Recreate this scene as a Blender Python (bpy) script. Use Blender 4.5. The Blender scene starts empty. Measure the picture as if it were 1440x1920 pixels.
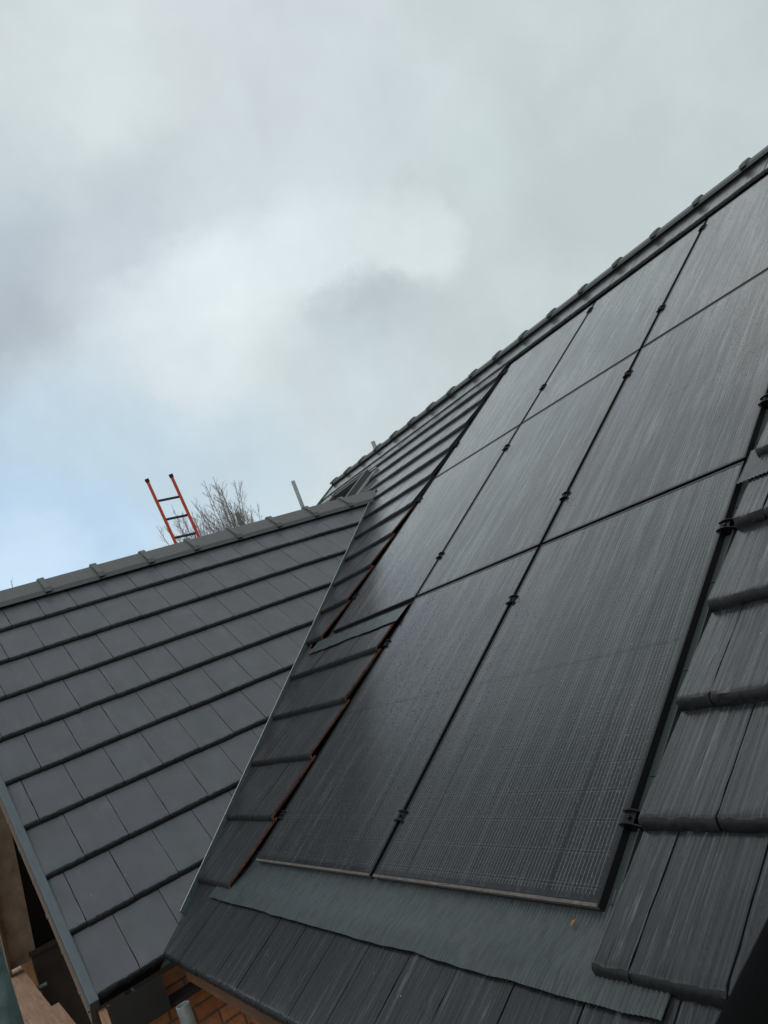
import bpy, bmesh, math, random
from mathutils import Vector, Matrix, noise
R = random.Random(7)
scene = bpy.context.scene
sin, cos, pi = math.sin, math.cos, math.pi

# ------------------------------------------------------------------ camera
CAM = Vector((2.7031, -1.2837, 0.8457))
psi, th, roll = 0.946, 0.1299, -0.3808
fw = Vector((-sin(psi)*cos(th), cos(psi)*cos(th), sin(th)))
rt = fw.cross(Vector((0, 0, 1))).normalized(); up = rt.cross(fw)
r2 = cos(roll)*rt + sin(roll)*up; u2 = -sin(roll)*rt + cos(roll)*up
cd = bpy.data.cameras.new("camera"); cam = bpy.data.objects.new("camera", cd)
scene.collection.objects.link(cam); scene.camera = cam
m = Matrix((r2, u2, -fw)).transposed().to_4x4(); m.translation = CAM
cam.matrix_world = m
cd.sensor_width = 36; cd.sensor_fit = 'AUTO'; cd.lens = 1435.76/1920*36
cd.clip_start = 0.05; cd.clip_end = 3000
cd.dof.use_dof = True; cd.dof.focus_distance = 3.6; cd.dof.aperture_fstop = 10
FPX = 1435.76
def ray(px, py):
    return (fw + r2*((px-720)/FPX) - u2*((py-960)/FPX)).normalized()
def at(px, py, d): return CAM + ray(px, py)*d

# ------------------------------------------------------------------ world: overcast sky
scene.view_settings.view_transform = 'Standard'; scene.view_settings.look = 'None'
scene.view_settings.exposure = 0.12; scene.view_settings.gamma = 1.0
W = bpy.data.worlds.new("World"); scene.world = W; W.use_nodes = True
nt = W.node_tree; nt.nodes.clear(); N = nt.nodes; L = nt.links
def nd(t, **k):
    n = N.new(t)
    for a, b in k.items(): setattr(n, a, b)
    return n
out = nd('ShaderNodeOutputWorld'); bg = nd('ShaderNodeBackground'); L.new(bg.outputs[0], out.inputs[0])
bg.inputs[1].default_value = 0.1
sky = nd('ShaderNodeTexSky', sky_type='NISHITA', sun_disc=False)
sky.sun_elevation = math.radians(50); sky.sun_rotation = math.radians(140)
tc = nd('ShaderNodeTexCoord')
def sn(scale, det, rough=.55, dist=0):
    n = nd('ShaderNodeTexNoise'); n.inputs['Scale'].default_value = scale; n.inputs['Detail'].default_value = det
    n.inputs['Roughness'].default_value = rough; n.inputs['Distortion'].default_value = dist
    L.new(tc.outputs['Generated'], n.inputs['Vector']); return n
# distort the direction for ragged cloud edges
dn = sn(5.0, 12, .62)
sub = nd('ShaderNodeVectorMath', operation='SUBTRACT'); L.new(dn.outputs['Color'], sub.inputs[0]); sub.inputs[1].default_value = (.5, .5, .5)
scl = nd('ShaderNodeVectorMath', operation='SCALE'); L.new(sub.outputs[0], scl.inputs[0]); scl.inputs['Scale'].default_value = .17
add = nd('ShaderNodeVectorMath', operation='ADD'); L.new(tc.outputs['Generated'], add.inputs[0]); L.new(scl.outputs[0], add.inputs[1])
nrm = nd('ShaderNodeVectorMath', operation='NORMALIZE'); L.new(add.outputs[0], nrm.inputs[0])
def lin(c): return tuple((v/255/12.92 if v/255 <= .04045 else ((v/255+.055)/1.055)**2.4) for v in c)
def col10(c): return tuple(10*v for v in lin(c))+(1,)
def mixc(fac, a, b):
    mx = nd('ShaderNodeMix', data_type='RGBA')
    if hasattr(fac, 'name'): L.new(fac, mx.inputs[0])
    else: mx.inputs[0].default_value = fac
    for s, v in ((mx.inputs[6], a), (mx.inputs[7], b)):
        if isinstance(v, tuple): s.default_value = v
        else: L.new(v, s)
    return mx.outputs[2]
cur = col10((196, 204, 207))
# clear-sky blue low on the far left comes from the sky texture, seen through thin cloud
blueness = mixc(.10, col10((172, 201, 227)), sky.outputs[0])
BL = [  # direction through photo point, angular radius, colour, weight
 (450, -500, 22, (246, 249, 250), .9), (-800, 450, 24, (132, 140, 148), .9),  # sky patches added out of view to brighten and dim the panel reflections
 (0, 60, 9, (184, 194, 199), .8), (260, 80, 14, (190, 200, 205), .8), (1350, 80, 20, (180, 190, 194), .95), (800, 60, 10, (198, 208, 211), .8), (560, 200, 8, (196, 206, 211), .8), (980, 220, 9, (194, 205, 208), .7),
 (140, 300, 10, (204, 214, 216), .9), (20, 470, 8, (182, 193, 200), .8), (80, 640, 8, (172, 183, 193), .9), (360, 500, 8, (184, 194, 202), .9), (250, 620, 6, (190, 200, 209), .8),
 (480, 340, 6, (200, 210, 216), .7),
 (1100, 640, 18, (194, 207, 209), .85), (1250, 380, 14, (190, 201, 203), .8), (1000, 420, 8, (194, 206, 208), .8), (900, 560, 8, (190, 201, 203), .8),
 (640, 470, 4.5, (208, 218, 222), .9), (760, 440, 3.5, (211, 222, 225), .8), (520, 560, 5, (211, 221, 225), .9), (400, 660, 6, (217, 227, 231), .95), (480, 700, 5, (215, 225, 228), .9), (270, 740, 6, (208, 218, 223), .8), (130, 760, 4, (198, 211, 220), .7),
 (735, 590, 3.2, (178, 190, 193), .95), (660, 620, 2.5, (182, 194, 197), .9), (830, 640, 5, (188, 199, 202), .8), (640, 730, 5, (196, 208, 211), .8), (640, 830, 8, (198, 210, 213), .8),
 (30, 960, 7, (174, 206, 233), .85), (240, 900, 5, (184, 210, 226), .8), (150, 860, 5, (194, 213, 225), .7), (400, 930, 6, (190, 209, 221), .8), (120, 1060, 6, (185, 211, 234), .9), (10, 1090, 4, (198, 220, 239), .8),
]
for i, (px, py, rad, c, w) in enumerate(BL):
    d = ray(px, py)
    dp = nd('ShaderNodeVectorMath', operation='DOT_PRODUCT'); L.new(nrm.outputs[0], dp.inputs[0]); dp.inputs[1].default_value = d
    mr = nd('ShaderNodeMapRange', interpolation_type='SMOOTHSTEP'); L.new(dp.outputs['Value'], mr.inputs[0])
    mr.inputs[1].default_value = cos(math.radians(rad*1.35)); mr.inputs[2].default_value = 1.0 - (1-cos(math.radians(rad)))*.12
    mr.inputs[3].default_value = 0; mr.inputs[4].default_value = w
    cur = mixc(mr.outputs[0], cur, blueness if (px, py) == (30, 960) else col10(c))
# fine cloud modulation
fn = sn(4.5, 12, .60, .15)
mr = nd('ShaderNodeMapRange'); L.new(fn.outputs[0], mr.inputs[0]); mr.inputs[1].default_value = .3; mr.inputs[2].default_value = .7
mr.inputs[3].default_value = .92; mr.inputs[4].default_value = 1.09
vm = nd('ShaderNodeVectorMath', operation='SCALE'); L.new(cur, vm.inputs[0]); L.new(mr.outputs[0], vm.inputs['Scale'])
L.new(vm.outputs[0], bg.inputs[0])
sd = bpy.data.lights.new("sun", 'SUN'); sd.energy = 0.6; sd.angle = math.radians(25); sd.color = (1, .97, .93)
so = bpy.data.objects.new("sun", sd); scene.collection.objects.link(so)
az = math.radians(140); el = math.radians(50)
sdir = Vector((sin(az)*cos(el), cos(az)*cos(el), sin(el)))
so.rotation_euler = (-sdir).to_track_quat('-Z', 'Y').to_euler()

# ------------------------------------------------------------------ material helpers
def mat(name):
    mm = bpy.data.materials.new(name); mm.use_nodes = True
    t = mm.node_tree; b = t.nodes['Principled BSDF']
    return mm, t, b
class G:
    """tiny node-graph helper"""
    def __init__(s, t): s.t = t; s.tc = t.nodes.new('ShaderNodeTexCoord'); s.geo = t.nodes.new('ShaderNodeNewGeometry')
    def put(s, v, sock):
        if isinstance(v, bpy.types.NodeSocket): s.t.links.new(v, sock)
        else: sock.default_value = v
    def node(s, ty, **k):
        n = s.t.nodes.new(ty)
        for a, b in k.items(): setattr(n, a, b)
        return n
    def math(s, op, a, b=0, c=0, clamp=False):
        n = s.node('ShaderNodeMath', operation=op); n.use_clamp = clamp
        s.put(a, n.inputs[0]); s.put(b, n.inputs[1]); s.put(c, n.inputs[2]); return n.outputs[0]
    def vec(s, scale=(1, 1, 1), src=None, off=None):
        n = s.node('ShaderNodeVectorMath', operation='MULTIPLY'); s.put(src or s.tc.outputs['Object'], n.inputs[0]); n.inputs[1].default_value = scale
        o = n.outputs[0]
        if off is not None:
            a = s.node('ShaderNodeVectorMath', operation='ADD'); s.put(o, a.inputs[0]); s.put(off, a.inputs[1]); o = a.outputs[0]
        return o
    def noise(s, v, scale=1, det=4, rough=.5, dist=0):
        n = s.node('ShaderNodeTexNoise'); s.put(v, n.inputs['Vector']); n.inputs['Scale'].default_value = scale
        n.inputs['Detail'].default_value = det; n.inputs['Roughness'].default_value = rough; n.inputs['Distortion'].default_value = dist
        return n.outputs[0]
    def voro(s, v, scale, feat='F1', rnd=1):
        n = s.node('ShaderNodeTexVoronoi', feature=feat); s.put(v, n.inputs['Vector']); n.inputs['Scale'].default_value = scale; n.inputs['Randomness'].default_value = rnd
        return n
    def mr(s, v, a, b, c, d, smooth=False):
        n = s.node('ShaderNodeMapRange'); 
        if smooth: n.interpolation_type = 'SMOOTHSTEP'
        s.put(v, n.inputs[0])
        for i, x in enumerate((a, b, c, d)): n.inputs[i+1].default_value = x
        return n.outputs[0]
    def mix(s, f, a, b):
        n = s.node('ShaderNodeMix', data_type='RGBA'); s.put(f, n.inputs[0])
        for v, k in ((a, 6), (b, 7)): s.put(v if isinstance(v, bpy.types.NodeSocket) else tuple(v)+(1,)*(4-len(v)), n.inputs[k])
        return n.outputs[2]
    def bump(s, h, strength=1, dist=.001, nrm=None):
        n = s.node('ShaderNodeBump'); s.put(h, n.inputs['Height']); n.inputs['Strength'].default_value = strength; n.inputs['Distance'].default_value = dist
        if nrm: s.put(nrm, n.inputs['Normal'])
        return n.outputs[0]
    def sep(s, v=None):
        n = s.node('ShaderNodeSeparateXYZ'); s.put(v or s.tc.outputs['Object'], n.inputs[0]); return n.outputs
    def rnd(s): return s.geo.outputs['Random Per Island']

def slate(name, base, rough, streak, riven, wet, tint=(1, 1, 1)):
    """riven concrete roof tile: grain and water runs along local Y"""
    mm, t, b = mat(name); g = G(t)
    off = g.node('ShaderNodeCombineXYZ'); r = g.rnd(); g.put(g.math('MULTIPLY', r, 37.0), off.inputs[0]); g.put(g.math('MULTIPLY', r, 11.0), off.inputs[1])
    o = off.outputs[0]
    grain = g.noise(g.vec((85, 9, 20), off=o), 1, 6, .62, 1.2)
    flow = g.noise(g.vec((17, 3.0, 8), off=o), 1, 5, .6, 2.6)
    patch = g.noise(g.vec((7, 5, 5), off=o), 1, 4, .5)
    fine = g.noise(g.vec((500, 500, 500)), 1, 2)
    runs = g.mr(g.noise(g.vec((60, 1.1, 5), off=o), 1, 3, .6, .6), .58, .74, 0, 1, True)
    ridge = g.math('ABSOLUTE', g.math('SUBTRACT', flow, .5))
    c = g.mix(g.mr(patch, .3, .7, 0, 1), [v*.86*k for v, k in zip(base, tint)], [v*1.15*k for v, k in zip(base, tint)])
    c2 = g.mix(g.mr(r, 0, 1, 0, .35), c, (base[0]*1.12, base[1]*.98, base[2]*1.02))
    c3 = g.mix(g.math('MULTIPLY', runs, streak), c2, [min(1, v*2.1+.01) for v in base])
    wear = g.mr(g.noise(g.vec((9, 2.2, 5), off=o), 1, 7, .65, .8), .52, .72, 0, .45, True); c3 = g.mix(wear, c3, [v*1.45+.004 for v in base])
    dark = g.mr(g.noise(g.vec((3, 1.6, 3)), 1, 5, .6), .5, .75, 0, .4, True); c3 = g.mix(dark, c3, [v*.7 for v in base])
    vs = g.voro(g.vec((1, 1, 1)), 21)
    spot = g.math('MULTIPLY', g.math('LESS_THAN', vs.outputs['Distance'], .05), g.math('GREATER_THAN', g.sep(vs.outputs['Color'])[0], .80))
    if wet > .5:   # thin pale lines: sky glints on wet tile, painted into base colour
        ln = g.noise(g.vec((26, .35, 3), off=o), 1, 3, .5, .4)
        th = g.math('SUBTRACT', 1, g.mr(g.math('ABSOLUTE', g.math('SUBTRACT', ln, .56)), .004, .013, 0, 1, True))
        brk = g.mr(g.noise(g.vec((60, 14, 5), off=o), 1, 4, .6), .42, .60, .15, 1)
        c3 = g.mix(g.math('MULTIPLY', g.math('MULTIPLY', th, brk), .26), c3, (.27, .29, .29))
    c4 = g.mix(spot, c3, (.30, .31, .28))
    g.put(c4, b.inputs['Base Color'])
    rr = g.math('ADD', rough, g.math('MULTIPLY', g.math('SUBTRACT', grain, .5), .25))
    rr = g.math('SUBTRACT', rr, g.math('MULTIPLY', runs, .12*wet), clamp=True)
    g.put(rr, b.inputs['Roughness'])
    h = g.math('ADD', g.math('MULTIPLY', grain, .6), g.math('ADD', g.math('MULTIPLY', ridge, -2.6*riven), g.math('MULTIPLY', fine, .10)))
    g.put(g.bump(h, 1, .0026*(.4+riven)), b.inputs['Normal'])
    b.inputs['Specular IOR Level'].default_value = .5-.28*wet
    b.inputs['Sheen Roughness'].default_value = .35; g.put(g.math('MULTIPLY', runs, .15*wet), b.inputs['Sheen Weight'])
    r2 = g.noise(g.vec((110, 1.6, 5), off=o), 1, 4, .6, .5)
    wf = g.math('ADD', g.math('MULTIPLY', runs, .7), g.mr(r2, .40, .62, .45, 1), clamp=True)
    g.put(g.math('MULTIPLY', wf, wet), b.inputs['Coat Weight']); b.inputs['Coat Roughness'].default_value = .13; b.inputs['Coat IOR'].default_value = 1.6
    if wet > .5: g.put(g.bump(g.math('ADD', grain, g.math('MULTIPLY', ridge, -1.5)), .7, .0010), b.inputs['Coat Normal'])
    return mm
def plain(name, c, rough=.5, metal=0, nscale=30, namp=.15, bump=.0006, stretch=(1, 1, 1), det=5):
    mm, t, b = mat(name); g = G(t)
    n = g.noise(g.vec(tuple(nscale*k for k in stretch)), 1, det, .6)
    g.put(g.mix(g.mr(n, .25, .75, 0, 1), [v*(1-namp) for v in c], [min(1, v*(1+namp)) for v in c]), b.inputs['Base Color'])
    g.put(g.math('ADD', rough, g.math('MULTIPLY', g.math('SUBTRACT', n, .5), .2)), b.inputs['Roughness'])
    b.inputs['Metallic'].default_value = metal
    if bump: g.put(g.bump(n, .8, bump), b.inputs['Normal'])
    return mm
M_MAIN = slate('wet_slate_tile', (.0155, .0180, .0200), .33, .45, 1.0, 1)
M_SIDE = slate('dry_slate_tile', (.066, .0735, .083), .50, .06, .05, .15)
M_NOSE = plain('riven_shaded_nose', (.0045, .006, .0075), .55, nscale=70, namp=.6, stretch=(1, .6, .6), bump=.004)  # dark riven nose faces, with their self-shade painted into the colour
M_CUT = plain('cut_tile_core', (.11, .034, .020), .8, nscale=35, namp=.9, bump=.002, det=8)
M_RIDGE = plain('ridge_tile_concrete', (.082, .087, .087), .6, nscale=40, namp=.15, bump=.0008)
M_UNDER = plain('black_underlay', (.004, .004, .005), .8)
M_VERGE = plain('verge_trim_plastic', (.068, .088, .100), .5, nscale=60, namp=.18, stretch=(1, .2, 1), bump=.0005)
M_FRAME = plain('black_anodised_frame', (.012, .013, .015), .33, metal=.3, nscale=80, bump=.0001)
M_CLAMP = plain('black_clamp_metal', (.012, .012, .014), .38, metal=.6, nscale=90, bump=.0002)
M_TRAY = plain('flashing_tray_felt', (.030, .038, .037), .6, nscale=220, namp=.5, bump=.0008)
M_ALU = plain('weathered_aluminium_edge', (.42, .46, .47), .42, metal=.5, nscale=50, namp=.2)
M_GALV = plain('galvanised_tube', (.34, .37, .36), .45, metal=.6, nscale=25, namp=.35)
M_GALVD = plain('painted_dull_tube', (.10, .15, .15), .5, metal=.2, nscale=30, namp=.5, bump=.001)
M_WOODD = plain('bargeboard_wood', (.16, .115, .085), .75, nscale=12, namp=.35, stretch=(1, 12, 8), bump=.001)
M_PLY = plain('soffit_plywood', (.50, .42, .34), .8, nscale=4, namp=.35, stretch=(2, 1, 12), bump=.0006)
M_DARK = plain('black_membrane', (.012, .011, .010), .7)
M_TEAL = plain('dark_teal_membrane', (.006, .018, .022), .5)
M_MATTEBLK = plain('matte_black', (.0022, .0022, .0024), .95, nscale=90)
M_MATTEBLK.node_tree.nodes['Principled BSDF'].inputs['Specular IOR Level'].default_value = .1
M_ORANGE = plain('orange_fibreglass', (.62, .085, .035), .45, nscale=30, namp=.15)
M_BLACKP = plain('black_plastic', (.012, .012, .014), .45)
M_RUNG = plain('dark_aluminium_rung', (.035, .030, .036), .5, metal=.3)
M_BARK = plain('birch_bark', (.22, .185, .18), .8, nscale=8, namp=.3)
M_LEAF = plain('dead_leaf', (.30, .12, .02), .6, nscale=60, namp=.5)
M_WGREY = plain('window_cladding_grey', (.060, .066, .064), .5, nscale=30)
M_LEAD = plain('window_lead_flashing', (.24, .25, .25), .42, nscale=20, namp=.2)

def mk_glass_pane():
    mm, t, b = mat('roof_window_glass'); b.inputs['Base Color'].default_value = (.01, .012, .014, 1); b.inputs['Roughness'].default_value = .04; return mm
M_WGLASS = mk_glass_pane()

def mk_panel():
    """wet photovoltaic glass: busbars every 11.4 mm, half-cut cell rows, droplets and water runs"""
    mm, t, b = mat('solar_glass'); g = G(t)
    oi = g.node('ShaderNodeObjectInfo'); so = g.node('ShaderNodeCombineXYZ'); g.put(g.math('MULTIPLY', oi.outputs['Random'], 53.0), so.inputs[0]); o = so.outputs[0]
    X, Y, Z = g.sep()
    fx = g.math('FRACT', g.math('MULTIPLY', X, 1/.0142))
    bus = g.math('LESS_THAN', g.math('ABSOLUTE', g.math('SUBTRACT', fx, .5)), .10)
    fy = g.math('FRACT', g.math('MULTIPLY', Y, 1/.0945))
    rowgap = g.math('LESS_THAN', g.math('ABSOLUTE', g.math('SUBTRACT', fy, .5)), .010)
    fy2 = g.math('FRACT', g.math('MULTIPLY', Y, 1/.0945)); rowl = g.math('LESS_THAN', g.math('ABSOLUTE', g.math('SUBTRACT', g.math('ABSOLUTE', g.math('SUBTRACT', fy2, .5)), .05)), .010)
    fc = g.math('FRACT', g.math('ADD', g.math('MULTIPLY', X, 1/.1816), .37))
    colgap = g.math('LESS_THAN', g.math('ABSOLUTE', g.math('SUBTRACT', fc, .5)), .016)
    inx = g.math('MULTIPLY', g.math('GREATER_THAN', X, .022), g.math('LESS_THAN', X, 1.111))
    iny = g.math('MULTIPLY', g.math('GREATER_THAN', Y, .028), g.math('LESS_THAN', Y, 1.70))
    inside = g.math('MULTIPLY', inx, iny)
    mids = g.math('GREATER_THAN', g.math('ABSOLUTE', g.math('SUBTRACT', Y, .8635)), .008)
    glint = g.mr(g.noise(g.vec((300, 170, 1), off=o), 1, 2, .6), .38, .70, .25, 1)  # dotted glints along the busbars, painted into their colour
    busv = g.math('MULTIPLY', g.math('MULTIPLY', g.math('MULTIPLY', bus, g.math('SUBTRACT', 1, g.math('MAXIMUM', colgap, rowgap))), glint), g.math('MULTIPLY', inside, mids))
    runs = g.noise(g.vec((24, 1.0, 1), off=o), 1, 6, .66, 1.1)
    runs2 = g.noise(g.vec((85, 2.6, 1), off=o), 1, 5, .62, 1.2)
    runm = g.mr(runs, .50, .68, 0, 1, True); runm2 = g.mr(runs2, .54, .72, 0, 1, True)
    big = g.noise(g.vec((2.3, 1.4, 1), off=o), 1, 4, .55)
    base = (.007, .0085, .010)
    c = g.mix(g.mr(big, .3, .7, 0, 1), [v*.8 for v in base], (.010, .012, .013))
    c = g.mix(g.math('MULTIPLY', g.math('MAXIMUM', colgap, rowgap), inside), c, (.0025, .003, .0035))
    c = g.mix(g.math('MULTIPLY', g.math('MULTIPLY', rowl, inside), .30), c, (.10, .11, .115))
    c = g.mix(g.math('MULTIPLY', busv, .9), c, (.155, .168, .173))
    film = g.math('ADD', g.math('MULTIPLY', runm, .35), g.math('MULTIPLY', runm2, .45))
    c = g.mix(g.math('MULTIPLY', film, .22), c, (.20, .21, .21))
    v1 = g.voro(g.vec((1, .8, 0), off=o), 130); v2 = g.voro(g.vec((1, .8, 0), off=o), 46)
    dense = g.mr(big, .38, .6, .35, .75)
    d1 = g.math('MULTIPLY', g.mr(v1.outputs['Distance'], .0, .42, 1, 0, True), g.math('GREATER_THAN', g.math('ADD', g.sep(v1.outputs['Color'])[0], dense), 1.0))
    d2 = g.math('MULTIPLY', g.mr(v2.outputs['Distance'], .0, .24, 1, 0, True), g.math('GREATER_THAN', g.sep(v2.outputs['Color'])[1], .62))
    drops = g.math('ADD', d1, g.math('MULTIPLY', d2, 2.2))
    rr = g.math('ADD', .15, g.math('MULTIPLY', runm, .12)); rr = g.math('ADD', rr, g.math('MULTIPLY', g.math('SUBTRACT', runs2, .5), .5))
    rr = g.math('MAXIMUM', g.math('SUBTRACT', rr, g.math('MULTIPLY', drops, .15)), .06)
    g.put(c, b.inputs['Base Color']); g.put(rr, b.inputs['Roughness'])
    h = g.math('ADD', g.math('MULTIPLY', drops, .6), g.math('ADD', g.math('ADD', g.math('MULTIPLY', runm2, .4), g.math('MULTIPLY', runs, .8)), g.math('MULTIPLY', g.noise(g.vec((300, 300, 1), off=o), 1, 2), .25)))
    g.put(g.bump(h, .75, .0011), b.inputs['Normal'])
    b.inputs['Sheen Roughness'].default_value = .30; g.put(g.math('ADD', .02, g.math('MULTIPLY', film, .9)), b.inputs['Sheen Weight'])
    b.inputs['IOR'].default_value = 1.5
    at_ = g.node('ShaderNodeAttribute', attribute_type='OBJECT', attribute_name='water_runs'); wa = at_.outputs['Fac']
    amt = g.math('ADD', wa, g.math('MULTIPLY', g.math('MULTIPLY', Y, .48), g.math('SUBTRACT', 1, wa)), clamp=True)
    amt = g.math('MULTIPLY', amt, g.mr(g.noise(g.vec((3.5, 1.2, 1), off=o), 1, 5, .6), .35, .6, .45, 1))
    wr = g.math('ADD', g.mr(runs, .44, .68, -.1, .62), g.math('ADD', g.mr(runs2, .44, .70, -.1, .60), g.mr(big, .35, .65, -.06, .12)))
    wet = g.math('ADD', .30, g.math('MULTIPLY', g.math('SUBTRACT', wr, .20), g.math('MULTIPLY', amt, .8)), clamp=True)
    g.put(g.math('ADD', g.math('ADD', .12, g.math('MULTIPLY', amt, .25)), g.math('MULTIPLY', wet, .95), clamp=True), b.inputs['Coat Weight']); b.inputs['Coat IOR'].default_value = 1.58
    g.put(g.mr(wet, 0, 1, .28, .5), b.inputs['Specular IOR Level'])
    g.put(g.math('ADD', .12, g.math('MULTIPLY', runm2, .10)), b.inputs['Coat Roughness'])
    g.put(g.bump(drops, .9, .0016), b.inputs['Coat Normal'])
    return mm
M_PANEL = mk_panel()

def mk_brick(name, s=1.0):
    mm, t, b = mat(name); g = G(t)
    br = g.node('ShaderNodeTexBrick'); X, Y, Z = g.sep(); cmb = g.node('ShaderNodeCombineXYZ'); g.put(X, cmb.inputs[0]); g.put(Y, cmb.inputs[1])
    g.put(cmb.outputs[0], br.inputs['Vector'])
    br.inputs['Scale'].default_value = 1; br.inputs['Brick Width'].default_value = .225; br.inputs['Row Height'].default_value = .075
    br.inputs['Mortar Size'].default_value = .006; br.inputs['Color1'].default_value = (.58, .25, .11, 1); br.inputs['Color2'].default_value = (.44, .16, .07, 1); br.inputs['Mortar'].default_value = (.16, .12, .09, 1)
    n = g.noise(g.vec((30, 30, 30)), 1, 5)
    g.put(g.mix(g.mr(n, .3, .7, 0, .5), br.outputs[0], (.14, .06, .035)), b.inputs['Base Color']); b.inputs['Roughness'].default_value = .85
    g.put(g.bump(g.math('ADD', g.math('MULTIPLY', br.outputs['Fac'], -1), g.math('MULTIPLY', n, .3)), 1, .006), b.inputs['Normal'])
    return mm
M_BRICK = mk_brick('facing_brick')
def mk_plank():
    mm, t, b = mat('scaffold_board_wood'); g = G(t)
    off = g.node('ShaderNodeObjectInfo'); so = g.node('ShaderNodeCombineXYZ'); g.put(g.math('MULTIPLY', off.outputs['Random'], 31.0), so.inputs[0])
    n = g.noise(g.vec((2.5, 40, 30), off=so.outputs[0]), 1, 6, .6, .6); k = g.noise(g.vec((5, 14, 5), off=so.outputs[0]), 1, 5, .6)
    c = g.mix(g.mr(n, .3, .7, 0, 1), (.30, .17, .11), (.46, .29, .20))
    c = g.mix(g.mr(k, .60, .74, 0, .8, True), c, (.12, .06, .035))
    g.put(c, b.inputs['Base Color']); b.inputs['Roughness'].default_value = .75; g.put(g.bump(n, .8, .002), b.inputs['Normal'])
    return mm
M_PLANK = mk_plank()

# ------------------------------------------------------------------ object helpers
WM = {}
def link(o): scene.collection.objects.link(o)
def empty(name, loc, label, cat, group=None, M=None):
    o = bpy.data.objects.new(name, None); link(o); o.empty_display_size = .1
    mw = M.copy() if M else Matrix.Translation(Vector(loc)); o.matrix_world = mw; WM[o.name] = mw
    o['label'] = label; o['category'] = cat
    if group: o['group'] = group
    return o
def obj(name, bm, mats, parent=None, M=None, smooth=None, label=None, cat=None, group=None, kind=None):
    me = bpy.data.meshes.new(name); bmesh.ops.recalc_face_normals(bm, faces=bm.faces) if kind != 'open' else None
    bm.to_mesh(me); bm.free()
    for x in (mats if isinstance(mats, (list, tuple)) else [mats]): me.materials.append(x)
    if smooth: 
        me.shade_smooth() if smooth is True else me.set_sharp_from_angle(angle=math.radians(smooth))
        if smooth is not True:
            for p in me.polygons: p.use_smooth = True
            me.set_sharp_from_angle(angle=math.radians(smooth))
    o = bpy.data.objects.new(name, me); link(o)
    mw = M.copy() if M else Matrix.Identity(4); WM[o.name] = mw
    if parent: o.parent = parent; o.matrix_basis = WM[parent.name].inverted() @ mw
    else: o.matrix_world = mw
    if label: o['label'] = label
    if cat: o['category'] = cat
    if group: o['group'] = group
    if kind and kind != 'open': o['kind'] = kind
    return o
def box(bm, x0, x1, y0, y1, z0, z1, mi=0):
    v = [bm.verts.new((x, y, z)) for x in (x0, x1) for y in (y0, y1) for z in (z0, z1)]
    for f in ((0, 1, 3, 2), (4, 6, 7, 5), (0, 4, 5, 1), (2, 3, 7, 6), (0, 2, 6, 4), (1, 5, 7, 3)):
        bm.faces.new([v[i] for i in f]).material_index = mi
def bev(bm, w, seg=2):
    bmesh.ops.bevel(bm, geom=list(bm.edges), offset=w, segments=seg, affect='EDGES', profile=.6)
def tube(bm, p0, p1, r0, r1=None, n=16, cap=True, hollow=None):
    p0 = Vector(p0); p1 = Vector(p1); r1 = r0 if r1 is None else r1
    z = (p1-p0).normalized(); x = z.orthogonal().normalized(); y = z.cross(x)
    def ring(p, r): return [bm.verts.new(p + (x*cos(2*pi*i/n)+y*sin(2*pi*i/n))*r) for i in range(n)]
    A, B = ring(p0, r0), ring(p1, r1)
    for i in range(n): bm.faces.new((A[i], A[(i+1) % n], B[(i+1) % n], B[i]))
    if hollow:
        C_, D_ = ring(p1, hollow), ring(p1-z*.25, hollow)
        for i in range(n):
            bm.faces.new((B[i], B[(i+1) % n], C_[(i+1) % n], C_[i])); bm.faces.new((C_[i], C_[(i+1) % n], D_[(i+1) % n], D_[i]))
        bm.faces.new(D_); bm.faces.new(A[::-1])
    elif cap: bm.faces.new(A[::-1]); bm.faces.new(B)
def sheet(bm, pts, thick, mi=0):
    """polygon (x,y,z list) extruded by thick along its normal downward"""
    n = (Vector(pts[1])-Vector(pts[0])).cross(Vector(pts[2])-Vector(pts[1])).normalized()
    a = [bm.verts.new(p) for p in pts]; b = [bm.verts.new(Vector(p)-n*thick) for p in pts]
    k = len(pts); bm.faces.new(a).material_index = mi; bm.faces.new(b[::-1]).material_index = mi
    for i in range(k): bm.faces.new((a[i], b[i], b[(i+1) % k], a[(i+1) % k])).material_index = mi

# ------------------------------------------------------------------ roof frames (x, slope, normal)
aM = .549; aS = .7884
XE, ZE = -1.5304, -0.2944
G_, WT = .3701, .2452
V0 = -.1655; H0 = -.005
FM = Matrix(((1, 0, 0, 0), (0, cos(aM), -sin(aM), 0), (0, sin(aM), cos(aM), 0), (0, 0, 0, 1)))
FS = Matrix(((0, -cos(aS), sin(aS), XE), (1, 0, 0, 0), (0, sin(aS), cos(aS), ZE), (0, 0, 0, 1)))
V_RIDGE = 5.70; T_RIDGE = 3.42
XL, XL2, XR = -1.2191, -2.3926, 1.2124
PU, PV = 1.155, 1.7388
GROUND = -3.0
X_LEFT, X_RIGHT = -6.66, 4.2
def valley_x(v): return XE - (v*sin(aM) + H0*cos(aM) - ZE)/math.tan(aS)

house = empty('house', (0, 3, GROUND), 'dark slate-grey tiled house under construction with a steep side gable and brick walls below', 'house')

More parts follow.
